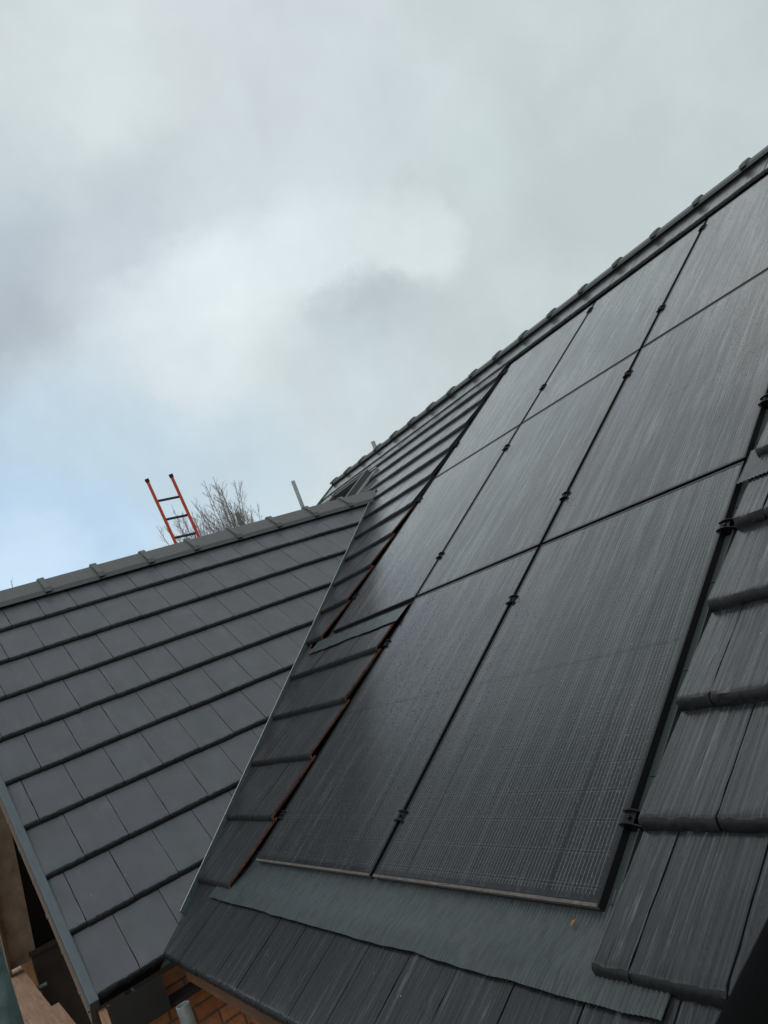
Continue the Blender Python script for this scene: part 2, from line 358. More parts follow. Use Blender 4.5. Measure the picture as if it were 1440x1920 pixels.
def tile(bm, x0, x1, v0, L_, T, cutl=False, cutr=False, amp=1.0, nx=15, tl=.005):
    """one interlocking tile, local x / slope / height above the nose plane"""
    hs = lambda v: tl+(T-tl)*(1-v/G_)
    prof = [(.003, -.001), (.0, .004), (.004, T*.45), (.010, T*.76), (.019, T-.0022), (.030, hs(.02)-.0002), (.05, hs(.05)), (.11, hs(.11)), (.16, hs(.16)), (.21, hs(.21)), (.26, hs(.26)), (L_, hs(L_))]
    g = (.0016 if amp < 1.2 else .0022) + R.random()*.0008
    a0 = x0 + (0 if cutl else g); a1 = x1 - (0 if cutr else g)
    dv = R.uniform(-.0022, .0022); dh = R.uniform(-.0012, .0012)
    nxx = max(2, int(nx*(a1-a0)/WT))
    rows = []; tops = []
    for i in range(nxx+1):
        f = i/nxx; x = a0+(a1-a0)*f
        rowv = []
        chip = R.uniform(-1, 1)
        for j, (pv, ph) in enumerate(prof):
            jv = pv+dv; jh = ph+dh
            if 1 <= j <= 5:
                jv += (chip*.0013+R.uniform(-1, 1)*(.0022 if j in (3, 4) else .0012))*amp; jh += R.uniform(-1, 1)*(.0018 if j in (2, 3, 4) else .0006)*amp
            jx = x + (R.uniform(-.0013, .0010)*amp if i in (0, nxx) and 2 < j < 11 and not (cutl or cutr) else 0)
            rowv.append(bm.verts.new((jx, v0+jv, jh)))
        rows.append(rowv)
    for i in range(nxx):
        for j in range(len(prof)-1):
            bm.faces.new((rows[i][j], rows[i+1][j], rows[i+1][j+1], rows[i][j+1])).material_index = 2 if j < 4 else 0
    for i, cut in ((0, cutl), (nxx, cutr)):
        r = rows[i]
        lo = [bm.verts.new((v.co.x, v.co.y+(.004 if q < 4 else 0), max(v.co.z-(.011 if cut else .03), -.02 if q > 4 else 0))) for q, v in enumerate(r)]
        for q in range(len(r)-1):
            vs = (r[q], r[q+1], lo[q+1], lo[q])
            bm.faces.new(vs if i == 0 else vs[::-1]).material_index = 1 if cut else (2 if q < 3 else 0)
def course(bm, k, v, x0, x1, phase, T, **kw):
    """tiles of one course from x0 to x1; phase = x of any joint"""
    n = math.floor((x0-phase)/WT); x = phase+n*WT
    while x < x1-.004:
        a, b = max(x, x0), min(x+WT, x1)
        if b-a > .02: tile(bm, a, b, v, kw.get('L', G_+.03), T, cutl=(kw.get('cl', False) and a == x0), cutr=(kw.get('cr', False) and b == x1), amp=kw.get('amp', 1), tl=kw.get('tl', .005))
        x += WT
def phM(k): return 1.325 if k % 2 == 0 else 1.325+WT/2
TM = .031

# ---- main roof tiles
bm = bmesh.new()
MT = FM @ Matrix.Translation((0, 0, H0))
def vk(k): return V0+k*G_
course(bm, -1, vk(-1), -1.75, X_RIGHT, phM(-1), TM, amp=1.3)
for k in range(0, 5): course(bm, k, vk(k), -3.2, XL, phM(k), TM, cr=True, L=(.30 if k == 4 else G_+.03))
for k in range(5, 15): course(bm, k, vk(k), X_LEFT, XL2, phM(k), TM, cr=k < 9)
for k in range(0, 15): course(bm, k, vk(k), XR, X_RIGHT, phM(k), .038, amp=1.5)
course(bm, 15, 5.275, X_LEFT, X_RIGHT, phM(15), .027, L=.34, tl=.026)
# cut along the valley (below the side gable's ridge line)
VJ = (ZE + T_RIDGE*sin(aS))/sin(aM)   # slope distance where the side ridge meets this roof
lines = []
tilesL = [f for f in bm.faces if f.calc_center_median().x < -1.2 and f.calc_center_median().y < VJ]
d = Vector((valley_x(4)-valley_x(0), 4, 0)); nn = Vector((-d.y, d.x, 0)).normalized()
geom = tilesL + list({e for f in tilesL for e in f.edges}) + list({v for f in tilesL for v in f.verts})
bmesh.ops.bisect_plane(bm, geom=geom, plane_co=(valley_x(0)+.035, 0, 0), plane_no=nn, clear_outer=True, dist=1e-6)
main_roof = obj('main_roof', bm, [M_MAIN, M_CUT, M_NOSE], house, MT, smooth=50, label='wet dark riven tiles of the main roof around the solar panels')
# underlay + structural slab below
bm = bmesh.new()
sheet(bm, [(-1.55, -.50, -.045), (X_RIGHT, -.50, -.045), (X_RIGHT, V_RIDGE-.02, -.045), (X_LEFT, V_RIDGE-.02, -.045), (X_LEFT, 4.02, -.045), (valley_x(4.0), 3.98, -.045)], .10)
obj('roof_underlay', bm, M_UNDER, main_roof, FM)
# rear slope of the main roof
zr = V_RIDGE*sin(aM); yr = V_RIDGE*cos(aM)
FB = Matrix(((-1, 0, 0, 0), (0, -cos(aM), sin(aM), 2*yr), (0, sin(aM), cos(aM), 0), (0, 0, 0, 1)))
bm = bmesh.new(); 
for k in range(0, 16): course(bm, k, -.5+k*G_*1.04, -X_RIGHT, -X_LEFT, phM(k), TM, amp=.3)
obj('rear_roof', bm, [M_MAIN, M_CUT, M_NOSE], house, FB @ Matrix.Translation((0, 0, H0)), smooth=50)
bm = bmesh.new(); sheet(bm, [(-X_RIGHT, -.45, -.045), (-X_LEFT, -.45, -.045), (-X_LEFT, V_RIDGE-.02, -.045), (-X_RIGHT, V_RIDGE-.02, -.045)], .08)
obj('rear_underlay', bm, M_UNDER, bpy.data.objects['rear_roof'], FB)

# ---- ridge tiles: angular caps with a raised collar
def ridge_cap(bm, L_, a, w, t=.016, collar=True, c=.040):
    """runs along local x from 0 to L_, apex up z, slopes drop at angle a each side; w = leg length"""
    def sect(x, e, drop):
        pts = []
        for s in (-1, 1):
            pts.append((s*(w+e)*cos(a), -(w+e)*sin(a)))
        return pts
    def band(x0, x1, e):
        # flat-topped angular section: soft crown, sloping wings, steep lower lip
        W_ = w; ca, sa = cos(a), sin(a); lip = .042 if a > .6 else .028
        q = a*.82
        wy, wz = (W_-.02)*cos(q), -(W_-.02)*sin(q)+e
        out = [(-wy-.010-e, wz-lip), (-wy-e*.8, wz), (-.022, e-.004), (0, e), (.022, e-.004), (wy+e*.8, wz), (wy+.010+e, wz-lip)]
        inn = [(wy-.006+e, wz-lip), (0, -t*1.6), (-wy+.006-e, wz-lip)]
        A = [[bm.verts.new((x, y, z)) for y, z in out+inn] for x in (x0, x1)]
        n = len(out)+3
        for i in range(n): bm.faces.new((A[0][i], A[0][(i+1) % n], A[1][(i+1) % n], A[1][i]))
        bm.faces.new(A[0][::-1]); bm.faces.new(A[1])
    band(0, L_, 0)
    if collar: band(-.010, c, .019)
rt_mesh = None
def caps(base, dirx, start, n, pitch, a, parent, w, mat_, h, skew=0):
    """base: origin point on the ridge, dirx: unit vector along it"""
    for i in range(n):
        bm = bmesh.new(); ridge_cap(bm, pitch-.004, a, w)
        bev(bm, .0025, 1)
        p = base + dirx*(start+i*pitch) + Vector((0, 0, h+R.uniform(-.002, .002)))
        y = Vector((0, 0, 1)).cross(dirx)
        Mx = Matrix((dirx, y, Vector((0, 0, 1)))).transposed().to_4x4(); Mx.translation = p
        obj('ridge_tile', bm, mat_, parent, Mx @ Matrix.Rotation(R.uniform(-.004, .004), 4, 'Z'))
    bm = bmesh.new(); ww = (w-.03)*cos(a); dz = ww*math.tan(a*.82)
    sec = [(-ww, -dz-.05), (ww, -dz-.05), (ww, -dz-.012), (0, -.03), (-ww, -dz-.012)]
    A, B = [[bm.verts.new((x, y, z)) for y, z in sec] for x in (.012, n*pitch-.02)]
    for i in range(5): bm.faces.new((A[i], A[(i+1) % 5], B[(i+1) % 5], B[i]))
    bm.faces.new(A[::-1]); bm.faces.new(B)
    Mx.translation = base + dirx*start + Vector((0, 0, h)); obj('ridge_bedding', bm, M_NOSE, parent, Mx)
PITCH = .43
base = Vector((0, yr, zr))
caps(base, Vector((1, 0, 0)), -6.64, 25, PITCH, aM, main_roof, .135, M_RIDGE, .058)

# ---- side gable roof
bm = bmesh.new()
YV = -.7856; Y0 = -.5734
for k in range(0, 9):
    t = k*G_; ph = Y0 if k % 2 == 0 else Y0+WT/2
    course(bm, k, t, YV, (ZE+t*sin(aS))/math.tan(aM)+.4, ph, .034, amp=1.1, L=(G_+.03 if k < 8 else .42))
nn = Vector((1, -sin(aS)/math.tan(aM), 0)).normalized()
bmesh.ops.bisect_plane(bm, geom=bm.verts[:]+bm.edges[:]+bm.faces[:], plane_co=(ZE/math.tan(aM)+.02, 0, 0), plane_no=nn, clear_outer=True, dist=1e-6)
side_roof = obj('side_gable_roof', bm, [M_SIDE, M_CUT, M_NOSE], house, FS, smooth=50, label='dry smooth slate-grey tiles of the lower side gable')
XRG = XE - T_RIDGE*cos(aS); ZRG = ZE + T_RIDGE*sin(aS); YJ = ZRG/math.tan(aM)
bm = bmesh.new()
sheet(bm, [(YV-.03, .02, -.03), (ZE/math.tan(aM), .02, -.03), (YJ, T_RIDGE-.01, -.03), (YV-.03, T_RIDGE-.01, -.03)], .05)
obj('roof_underlay', bm, M_UNDER, side_roof, FS)
base = Vector((XRG, 0, ZRG))
caps(base, Vector((0, 1, 0)), .012-2*PITCH, 10, PITCH, aS, side_roof, .215, M_RIDGE, .052)
# far slope of the side gable (falls to -x), a little longer than the near one
TL = T_RIDGE+1.05
FL = Matrix(((0, cos(aS), -sin(aS), XRG-TL*cos(aS)), (-1, 0, 0, 0), (0, sin(aS), cos(aS), ZRG-TL*sin(aS)), (0, 0, 0, 1)))
bm = bmesh.new()
for k in range(0, 12): course(bm, k, .02+k*G_, -2.2, -YV, 0 if k % 2 else WT/2, .026, amp=.3, L=(G_+.03 if k < 11 else .33))
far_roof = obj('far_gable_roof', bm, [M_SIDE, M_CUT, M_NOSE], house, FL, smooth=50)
bm = bmesh.new(); box(bm, -2.2, -YV+.03, .02, TL-.04, -.05, -.03)
obj('roof_underlay', bm, M_UNDER, far_roof, FL)
bm = bmesh.new(); box(bm, .55, -YV+.02, .04, TL-.06, -.062, -.052)
obj('soffit', bm, M_PLY, far_roof, FL, label='grey-brown plywood soffit of the far gable slope')
bm = bmesh.new(); box(bm, -YV+.022, -YV+.045, .0, TL-.01, -.17, -.032)
obj('bargeboard', bm, M_WOODD, far_roof, FL)
bm = bmesh.new(); box(bm, -YV-.01, -YV+.05, 0, TL-.01, -.028, .035); bev(bm, .004)
obj('verge_trim', bm, M_VERGE, far_roof, FL)
# near verge: grey dry-verge strip over a timber board
bm = bmesh.new(); box(bm, YV-.040, YV+.004, -.012, T_RIDGE-.12, -.028, .036)
bev(bm, .005)
obj('verge_trim', bm, M_VERGE, side_roof, FS, label='blue-grey plastic verge strip down the gable edge')
bm = bmesh.new(); box(bm, YV-.050, YV-.028, .0, T_RIDGE-.05, -.045, -.030)
for i in range(14): box(bm, YV-.053-R.random()*.002, YV-.047, .1+i*.23, .1+i*.23+R.uniform(.01, .05), -.05, -.033)
obj('undercloak', bm, M_WOODD, side_roof, FS)
bm = bmesh.new(); box(bm, YV-.034, YV-.012, .02, T_RIDGE-.05, -.20, -.047)
obj('bargeboard', bm, M_WOODD, side_roof, FS)
bm = bmesh.new(); box(bm, YV-.010, YV+.22, .05, T_RIDGE-.05, -.095, -.082)
obj('soffit', bm, M_DARK, side_roof, FS)
# eaves of the side gable: dark fascia, rafter end
bm = bmesh.new(); box(bm, XE+.006, XE+.026, YV+.03, -.50, ZE-.20, ZE-.04)
obj('fascia', bm, M_DARK, side_roof)
bm = bmesh.new(); box(bm, XE-.20, XE+.004, YV+.03, -.135, ZE-.206, ZE-.190)
obj('eaves_soffit', bm, M_DARK, side_roof)
for (yy, w) in ((YV-.006, .03), (YV+.034, .012)):
    bm = bmesh.new(); box(bm, XE-.05, XE+.004, yy, yy+w, ZE-.33, ZE-.05)
    obj('rafter_end', bm, plain('raw_timber', (.48, .28, .17), .8, nscale=10, namp=.4, stretch=(6, 6, 1)) if 'raw_timber' not in bpy.data.materials else bpy.data.materials['raw_timber'], side_roof)

# ---- valley upstand: thin aluminium-edged strip between the two roofs
bm = bmesh.new()
def vp(v, off): return valley_x(v)+off
pa, pb = -.33, 4.14
n = 40
dirv = Vector((valley_x(1)-valley_x(0), 1, 0)).normalized(); nv = Vector((dirv.y, -dirv.x, 0))
P = lambda v, o, h: Vector((valley_x(v)+.030, v, 0)) + nv*o + Vector((0, 0, h))
prof = [(-.030, -.012), (-.004, -.012), (-.003, .034), (.000, .036), (.003, .034), (.004, -.02), (-.03, -.02)]
prev = None
for i in range(n+1):
    v = pa+(pb-pa)*i/n; w = .0015*sin(i*1.7)+R.uniform(-.0006, .0006)
    ring = [bm.verts.new(P(v, o+w, h+w*.5)) for o, h in prof]
    if prev:
        for j in range(len(prof)):
            f = bm.faces.new((prev[j], prev[(j+1) % len(prof)], ring[(j+1) % len(prof)], ring[j])); f.material_index = 1 if j in (1, 2, 3) and False else (1 if j in (2, 3) else 0)
    else: bm.faces.new(ring[::-1])
    prev = ring
bm.faces.new(prev)
obj('valley_flashing', bm, [plain('valley_green_grey', (.045, .060, .062), .5, nscale=30, namp=.3), M_ALU], main_roof, FM, label='thin pale-edged metal strip along the valley')

# ---- mounting trays / side flashings in the openings round the panels
bm = bmesh.new()
box(bm, XL-.02, XR+.06, -.02, 3*PV+.05, -.038, -.027)
box(bm, XL2-.02, XL-.0201, PV-.03, 3*PV+.05, -.038, -.027)
tray = obj('mounting_tray', bm, M_TRAY, main_roof, FM)
bm = bmesh.new()
for i in range(15):      # raised water bars with lapped joints along the right edge
    v = .02+i*.365
    box(bm, XR-.030, XR-.026, v, v+.350, -.0268, -.010)
    box(bm, 1.148, XR-.031, v, v+.006, -.0269, -.0235)
obj('side_flashing', bm, M_TRAY, main_roof, FM, label='grey-green speckled side flashing right of the panels')
def apron(x0, x1, vlo, vhi, hfun, pitch, amp, wav, nv=10, skew=None):
    """pleated flexible apron: ribs run up the slope"""
    bm = bmesh.new(); n = int((x1-x0)/pitch*4); rows = []
    for i in range(n+1):
        x = x0+(x1-x0)*i/n; col = []
        lo = vlo + (skew(x) if skew else 0) + wav*(noise.noise(Vector((x*3.1, 0, 4)))+.5*noise.noise(Vector((x*11, 3, 4))))
        for j in range(nv+1):
            f = j/nv; v = lo+(vhi-lo)*f
            ph = 2*pi*x/pitch + .6*noise.noise(Vector((x*4, v*6, 1)))
            h = hfun(x, v)+amp*(.35+.65*min(1, max(0, (x+1.2)/2.2)))*sin(ph)*(1-.35*f) + .0018*noise.noise(Vector((x*9, v*14, 7))) + (.004*(1-f)**6)
            col.append(bm.verts.new((x, v, h)))
        rows.append(col)
    top = [f for f in []]
    for i in range(n):
        for j in range(nv): bm.faces.new((rows[i][j], rows[i+1][j], rows[i+1][j+1], rows[i][j+1]))
    # thickness
    r = bmesh.ops.extrude_face_region(bm, geom=bm.faces[:])
    for v in [g for g in r['geom'] if isinstance(g, bmesh.types.BMVert)]: v.co.z -= .0022
    return bm
def tsurf(v, k): return H0+.005+(TM-.005)*(1-(v-vk(k))/G_)
M_APRON = plain('pleated_apron', (.047, .058, .061), .28, nscale=26, namp=.35, stretch=(2.5, .5, 1), bump=.0009)
def hA(x, v):
    base = tsurf(v, -1)+.011
    f = max(0, min(1, (v+.17)/.15)); return base*(1-f)+(-.0255)*f
bm = apron(-1.40, 1.425, -.222, .06, hA, .0140, .0026, .0065, skew=lambda x: .0)
obj('apron_flashing', bm, M_APRON, main_roof, FM, smooth=60, label='long pleated grey-green apron below the bottom panels')
bm = apron(-2.44, -1.17, 1.53, 1.75, lambda x, v: tsurf(v, 4)+.006 if v < 1.67 else max(-.028, tsurf(1.67, 4)+.006-(v-1.67)*.6), .03, .0006, .008)
obj('apron_flashing', bm, M_APRON, main_roof, FM, smooth=60, label='short smooth apron below the left-hand panel column')
bm = apron(XR-.045, 2.9, 1.555, 1.76, lambda x, v: tsurf(v, 4)+.008, .0155, .002, .006)
obj('apron_flashing', bm, M_APRON, main_roof, FM, smooth=60, label='pleated apron on the right at the edge of the photo')

# ---- roof window beyond the side ridge
bm = bmesh.new()
wx0, wx1, wv0, wv1 = -5.62, -4.70, 3.75, 4.82
box(bm, wx1-.075, wx1, wv0, wv1, .0, .10); box(bm, wx0, wx0+.075, wv0, wv1, .0, .10)
box(bm, wx0+.076, wx1-.076, wv1-.07, wv1-.002, .0, .09); box(bm, wx0+.076, wx1-.076, wv0+.002, wv0+.075, .0, .09)
win = obj('roof_window', bm, M_WGREY, main_roof, FM, label='dark grey framed roof window just beyond the side ridge')
bm = bmesh.new(); box(bm, wx0+.074, wx1-.074, wv0+.07, wv1-.07, .030, .042); obj('roof_window_glass', bm, M_WGLASS, main_roof, FM)
bm = bmesh.new(); box(bm, wx1+.002, wx1+.10, wv0-.02, wv1+.02, .012, .032); box(bm, wx0-.1, wx1+.1, wv1+.021, wv1+.05, .012, .05)
box(bm, wx0-.05, wx1-.08, wv1-.004, wv1+.012, .05, .106)
obj('roof_window_flashing', bm, M_LEAD, main_roof, FM)

# ---- left verge of the main roof
bm = bmesh.new(); box(bm, X_LEFT-.04, X_LEFT+.004, -.5, V_RIDGE-.03, -.07, .034); bev(bm, .004)
obj('verge_trim', bm, M_VERGE, main_roof, FM)

# ---- eaves of the main roof: timber fascia and soffit
bm = bmesh.new(); yE = (vk(-1)+.05)*cos(aM); zE = vk(-1)*sin(aM)
box(bm, -1.40, X_RIGHT, yE, yE+.022, zE-.11, zE-.03)
obj('fascia', bm, plain('brown_fascia', (.12, .055, .028), .6, nscale=9, namp=.3, stretch=(1, 6, 6)), main_roof)
bm = bmesh.new(); box(bm, -1.5, X_RIGHT, yE+.024, -.10, zE-.11, zE-.095); obj('soffit', bm, bpy.data.materials['brown_fascia'], main_roof)

# ---- walls
def wall(name, w, h, M_, mt=M_BRICK, th=.1, label=None):
    bm = bmesh.new(); box(bm, 0, w, 0, h, -th, 0); return obj(name, bm, mt, house, M_, label=label)
def frame(o, x, y):
    x = Vector(x); y = Vector(y); z = x.cross(y); m = Matrix((x, y, z)).transposed().to_4x4(); m.translation = Vector(o); return m
hW = zE-.08-GROUND
wall('brick_wall', X_RIGHT-.15-(XE-.14), hW, frame((XE-.14, -.13, GROUND), (1, 0, 0), (0, 0, 1)), label='orange brick wall under the main eaves')
wall('brick_wall', .66, hW-.02, frame((XE-.141, -.60, GROUND), (0, 1, 0), (0, 0, 1)), label='orange brick wall under the side gable eaves')
wall('brick_wall', 8.4, hW+.15, frame((X_RIGHT-.2, 1.3, GROUND), (0, 1, 0), (0, 0, 1)))
wall('brick_wall', 8.8, 2.4, frame((X_LEFT+.12, 9.9, GROUND), (0, -1, 0), (0, 0, 1)))
wall('brick_wall', 10.5, 2.6, frame((X_RIGHT-.2, 9.6, GROUND), (-1, 0, 0), (0, 0, 1)))
for xx, s in ((X_RIGHT-.3, 1), (X_LEFT+.1, -1)):        # gable triangles of the main roof
    bm = bmesh.new(); sheet(bm, [(xx, -.1, zE-.2), (xx, 2*yr+.1, zE-.2), (xx, 2*yr-.2, .0), (xx, yr, zr-.15), (xx, .2, 0)], .1); obj('gable_wall', bm, M_BRICK, house)
# open timber-framed front of the side gable: recess with black membrane and boards
YW = -.60
bm = bmesh.new(); sheet(bm, [(-7.05, .15, -.93), (XE-.3, .15, -.93), (XE-.3, .15, -.45), (XRG, .15, ZRG-.2), (-7.02, .15, -.90)], .05); obj('gable_membrane', bm, M_DARK, house, label='black membrane in the recessed gable front')
bm = bmesh.new(); box(bm, -7.0, XE-.25, .12, .20, GROUND, -.94); obj('lower_gable_wall', bm, M_TEAL, house, label='dark teal membrane wall under the gable')
bm = bmesh.new(); box(bm, -7.15, -7.0, YW, .18, GROUND, -.97); obj('side_return_wall', bm, plain('brown_board', (.085, .055, .04), .8, nscale=8, namp=.3), house)
bm = bmesh.new(); box(bm, -7.0, -6.93, YW-.02, .16, -1.02, -.965); obj('timber_plate', bm, bpy.data.materials['brown_board'], house)

# ------------------------------------------------------------------ solar panels
GAP = .026; RG = .018
PW, PH = PU-GAP, PV-RG
def frame_mesh():
    bm = bmesh.new(); w = .009; t0, t1 = -.0265, 0
    box(bm, 0, w, 0, PH, t0, t1); box(bm, PW-w, PW, 0, PH, t0, t1)
    box(bm, w+.0002, PW-w-.0002, 0, .012, t0, t1-.0002); box(bm, w+.0002, PW-w-.0002, PH-.012, PH, t0, t1-.0002)
    bev(bm, .0008, 1)
    me = bpy.data.meshes.new('frame'); bmesh.ops.recalc_face_normals(bm, faces=bm.faces); bm.to_mesh(me); bm.free(); me.materials.append(M_FRAME); return me
def glass_mesh():
    bm = bmesh.new(); box(bm, .0085, PW-.0085, .0115, PH-.0115, -.006, -.0014)
    me = bpy.data.meshes.new('glass'); bmesh.ops.recalc_face_normals(bm, faces=bm.faces); bm.to_mesh(me); bm.free(); me.materials.append(M_PANEL); return me
def rail_mesh():
    bm = bmesh.new(); y = -.0012; seed = random.Random(3)
    box(bm, .002, PW-.002, -.003, .0065, -.009, .0018); 
    me = bpy.data.meshes.new('drip_edge'); bmesh.ops.recalc_face_normals(bm, faces=bm.faces); bm.to_mesh(me); bm.free()
    me.materials.append(plain('dirty_drip_edge', (.11, .092, .078), .6, nscale=45, namp=.6, stretch=(1, 3, 3), bump=.001)); return me
def clamp_mesh(end):
    """two angled black fins bridging the gap, on a base with a bolt"""
    bm = bmesh.new()
    for s in (-1, 1):
        y = s*.024
        pts = [(-.034, .0005), (-.030, .010), (-.006, .016), (.010, .016), (.036, .008), (.038, .0005), (.012, .0005), (.009, -.030), (-.009, -.030), (-.012, .0005)]
        if end: pts = [(-.034, .0005), (-.030, .010), (-.006, .016), (.012, .015), (.040, .002), (.052, -.008), (.052, -.030), (.040, -.030), (-.009, -.030), (-.012, .0005)]
        A = [bm.verts.new((x, y-.0022, z)) for x, z in pts]; B = [bm.verts.new((x, y+.0022, z)) for x, z in pts]
        bm.faces.new(A); bm.faces.new(B[::-1]); n = len(pts)
        for i in range(n): bm.faces.new((A[i], A[(i+1) % n], B[(i+1) % n], B[i]))
    box(bm, -.009, .009, -.0218, .0218, -.030, .0015); box(bm, -.022, .022, -.0217, .0217, .0018, .0045)
    tube(bm, (0, 0, .004), (0, 0, .012), .0075, n=6)
    for v in bm.verts: v.co.y *= .82; v.co.x *= .88; v.co.z *= .85
    me = bpy.data.meshes.new('clamp'); bmesh.ops.recalc_face_normals(bm, faces=bm.faces); bm.to_mesh(me); bm.free(); me.materials.append(M_CLAMP); return me
fm, gm, rm, cmM, cmE = frame_mesh(), glass_mesh(), rail_mesh(), clamp_mesh(False), clamp_mesh(True)
def clampz(row): return ((.24, 1.36), (.35, 1.45), (.455, 1.585))[row]
PL = {
 (0, 1): 'bottom-left solar panel above the apron, with a dark building reflection on its left side',
 (0, 2): 'large bottom-right solar panel showing fine pale vertical lines, nearest the camera',
 (1, 0): 'solar panel directly above the short left apron, leftmost in the middle row',
 (1, 1): 'central solar panel of the middle row',
 (1, 2): 'right-hand solar panel of the middle row, cut by the photo edge at its upper right',
 (2, 0): 'smallest-looking solar panel at the top left, beside the cut tiles under the ridge',
 (2, 1): 'middle solar panel of the top row just below the ridge',
 (2, 2): 'solar panel at the top right of the array, cut off by the photo edge'}
def child(name, me, parent, M_loc):
    o = bpy.data.objects.new(name, me); link(o); o.parent = parent; o.matrix_basis = M_loc; return o
for (r_, c_), lab in PL.items():
    x0 = (c_-2)*PU+GAP/2; v0 = r_*PV
    Mx = FM @ Matrix.Translation((x0, v0, R.uniform(-.0008, .0008)))
    p = empty('solar_panel', None, lab, 'solar panel', 'black solar panels set into the main roof', M=Mx)
    child('frame', fm, p, Matrix.Identity(4)); child('glass', gm, p, Matrix.Identity(4))['water_runs'] = (0.0, .85, 1.0)[r_]
    if r_ == 0: child('drip_edge', rm, p, Matrix.Identity(4))
    left_end = (c_ == 0) or (r_ == 0 and c_ == 1)
    for z in clampz(r_):
        child('clamp', cmE if left_end else cmM, p, Matrix.Translation((-GAP/2, z, 0)) @ (Matrix.Rotation(pi, 4, 'Z') if left_end else Matrix.Identity(4)))
    if c_ == 2:
        for z in clampz(r_): child('clamp', cmE, p, Matrix.Translation((PW+GAP/2, z, 0)))

# ------------------------------------------------------------------ ladder beyond the side ridge
def ladder():
    tl, tr, bl, br = at(275, 899, 10), at(320, 890, 10), at(328, 1020, 10), at(375, 1007, 10)
    dl = (bl-tl).normalized(); dr = (br-tr).normalized(); d = (dl+dr).normalized()
    o = empty('ladder', tl+d*5.2, 'orange ladder with black end caps and dark rungs rising behind the side ridge', 'ladder')
    across = ((tr-tl)-d*((tr-tl).dot(d))); wid = across.length; ax = across.normalized(); nz = ax.cross(d).normalized()
    F = Matrix((ax, -d, nz)).transposed().to_4x4(); F.translation = (tl+tr-across)/2*1.0 if False else tl
    sk = (tr-tl).dot(-d)
    for x, s in ((0, 0), (wid, sk)):
        bm = bmesh.new(); box(bm, x-.019, x+.019, s-5.2, s-.03, -.035, .035); bev(bm, .006); obj('rail', bm, M_ORANGE, o, F)
        bm = bmesh.new(); box(bm, x-.026, x+.026, s-.040, s+.008, -.038, .038); bev(bm, .008); obj('end_cap', bm, M_BLACKP, o, F)
    for i in range(20):
        yy = -.30-i*.252
        if yy < -5.1: break
        bm = bmesh.new(); tube(bm, (.017, yy, 0), (wid-.017, yy+sk*.9, 0), .016, n=10); obj('rung', bm, M_RUNG, o, F)
ladder()

# ------------------------------------------------------------------ scaffold tubes
def pole(name, p, z0, z1, r, lean, mt, label, cat='scaffold tube', group=None, hollow=True):
    bm = bmesh.new(); top = Vector((p[0], p[1], z1)); bot = top + Vector((lean[0], lean[1], -1))*(z1-z0)
    bot.z = z0; tube(bm, bot-top, (0, 0, 0), r, n=24, hollow=r*.86 if hollow else None)
    obj(name, bm, mt, None, Matrix.Translation(top), smooth=50, label=label, cat=cat, group=group)
GRP = 'scaffold tubes round the house'
p = at(549, 902, 11.8); pole('scaffold_tube', p, GROUND, p.z, .030, (.0, .0), M_GALV, 'taller pale galvanised tube standing behind the side ridge, left of the roof window', group=GRP)
p = at(444, 962, 11.6); pole('scaffold_tube', p, GROUND, p.z, .032, (.0, .0), plain('dull_grey_tube', (.13, .12, .105), .6, nscale=20, namp=.3), 'short dull brown-grey tube behind the side ridge in front of the birch', group=GRP)
p = at(699, 828, 20.5); pole('scaffold_tube', p, GROUND, p.z, .055, (0, 0), M_GALV, 'stub of grey tube poking above the main ridge at its far left end', group=GRP)
p = at(342, 1884, 3.4); pole('scaffold_tube', p, GROUND, p.z, .0245, (0, 0), M_GALV, 'open-topped pale tube in front of the brick wall under the eaves', group=GRP)
p = at(14, 1920, 1.75); pole('scaffold_tube', p, GROUND, p.z+.3, .0243, (0, 0), M_GALVD, 'scuffed blue-grey tube at the bottom left corner beside the boards', group=GRP)
# unidentified black shape close to the camera, built as a thick pole
a_, b_ = at(1560+92, 1660+50, .80), at(1420+92, 1960+50, .80)
dd = (b_-a_).normalized(); b_ = a_+dd*.9; a_ = a_-dd*.25
bm = bmesh.new(); tube(bm, Vector((0, 0, 0)), b_-a_, .066, n=32); bev(bm, .004)
obj('black_near_shape', bm, M_MATTEBLK, None, Matrix.Translation(a_), smooth=50, label='unidentified black shape built as a thick pole, out of focus, across the bottom right corner', cat='unidentified object')

# ------------------------------------------------------------------ scaffold boards under the gable
ZP = -1.10
edges = [(-.700, 'scaffold board nearest the gable wall, end showing at the bottom', -9.2, -4.75), (-.945, 'scaffold board second from the gable wall, beside the blue-grey tube', -8.8, -4.2),
         (-1.19, 'third scaffold board from the gable wall', -9.3, -3.9), (-1.435, 'outermost scaffold board, mostly hidden behind the blue-grey tube', -9.0, -4.0)]
for i, (ye, lab, xa, xb) in enumerate(edges):
    bm = bmesh.new(); box(bm, 0, xb-xa, -.232, 0, -.038, 0)
    bmesh.ops.subdivide_edges(bm, edges=[e for e in bm.edges if abs((e.verts[0].co-e.verts[1].co).x) > 1], cuts=20)
    for v in bm.verts: v.co.y += noise.noise(Vector((v.co.x*1.3, i*7, v.co.y)))*.006; v.co.z += noise.noise(Vector((v.co.x, i*3, 9)))*.004
    obj('scaffold_board', bm, M_PLANK, None, Matrix.Translation((xa, ye, ZP-.002*i)), label=lab, cat='scaffold board', group='scaffold boards laid along the front')
bm = bmesh.new(); box(bm, 0, 1.6, -.232, 0, -.038, 0); bev(bm, .004)
obj('scaffold_board', bm, M_PLANK, None, Matrix.Translation((-4.95, -.655, ZP+.045)), label='short overlapping scaffold board on top, squared end at the bottom edge', cat='scaffold board', group='scaffold boards laid along the front')
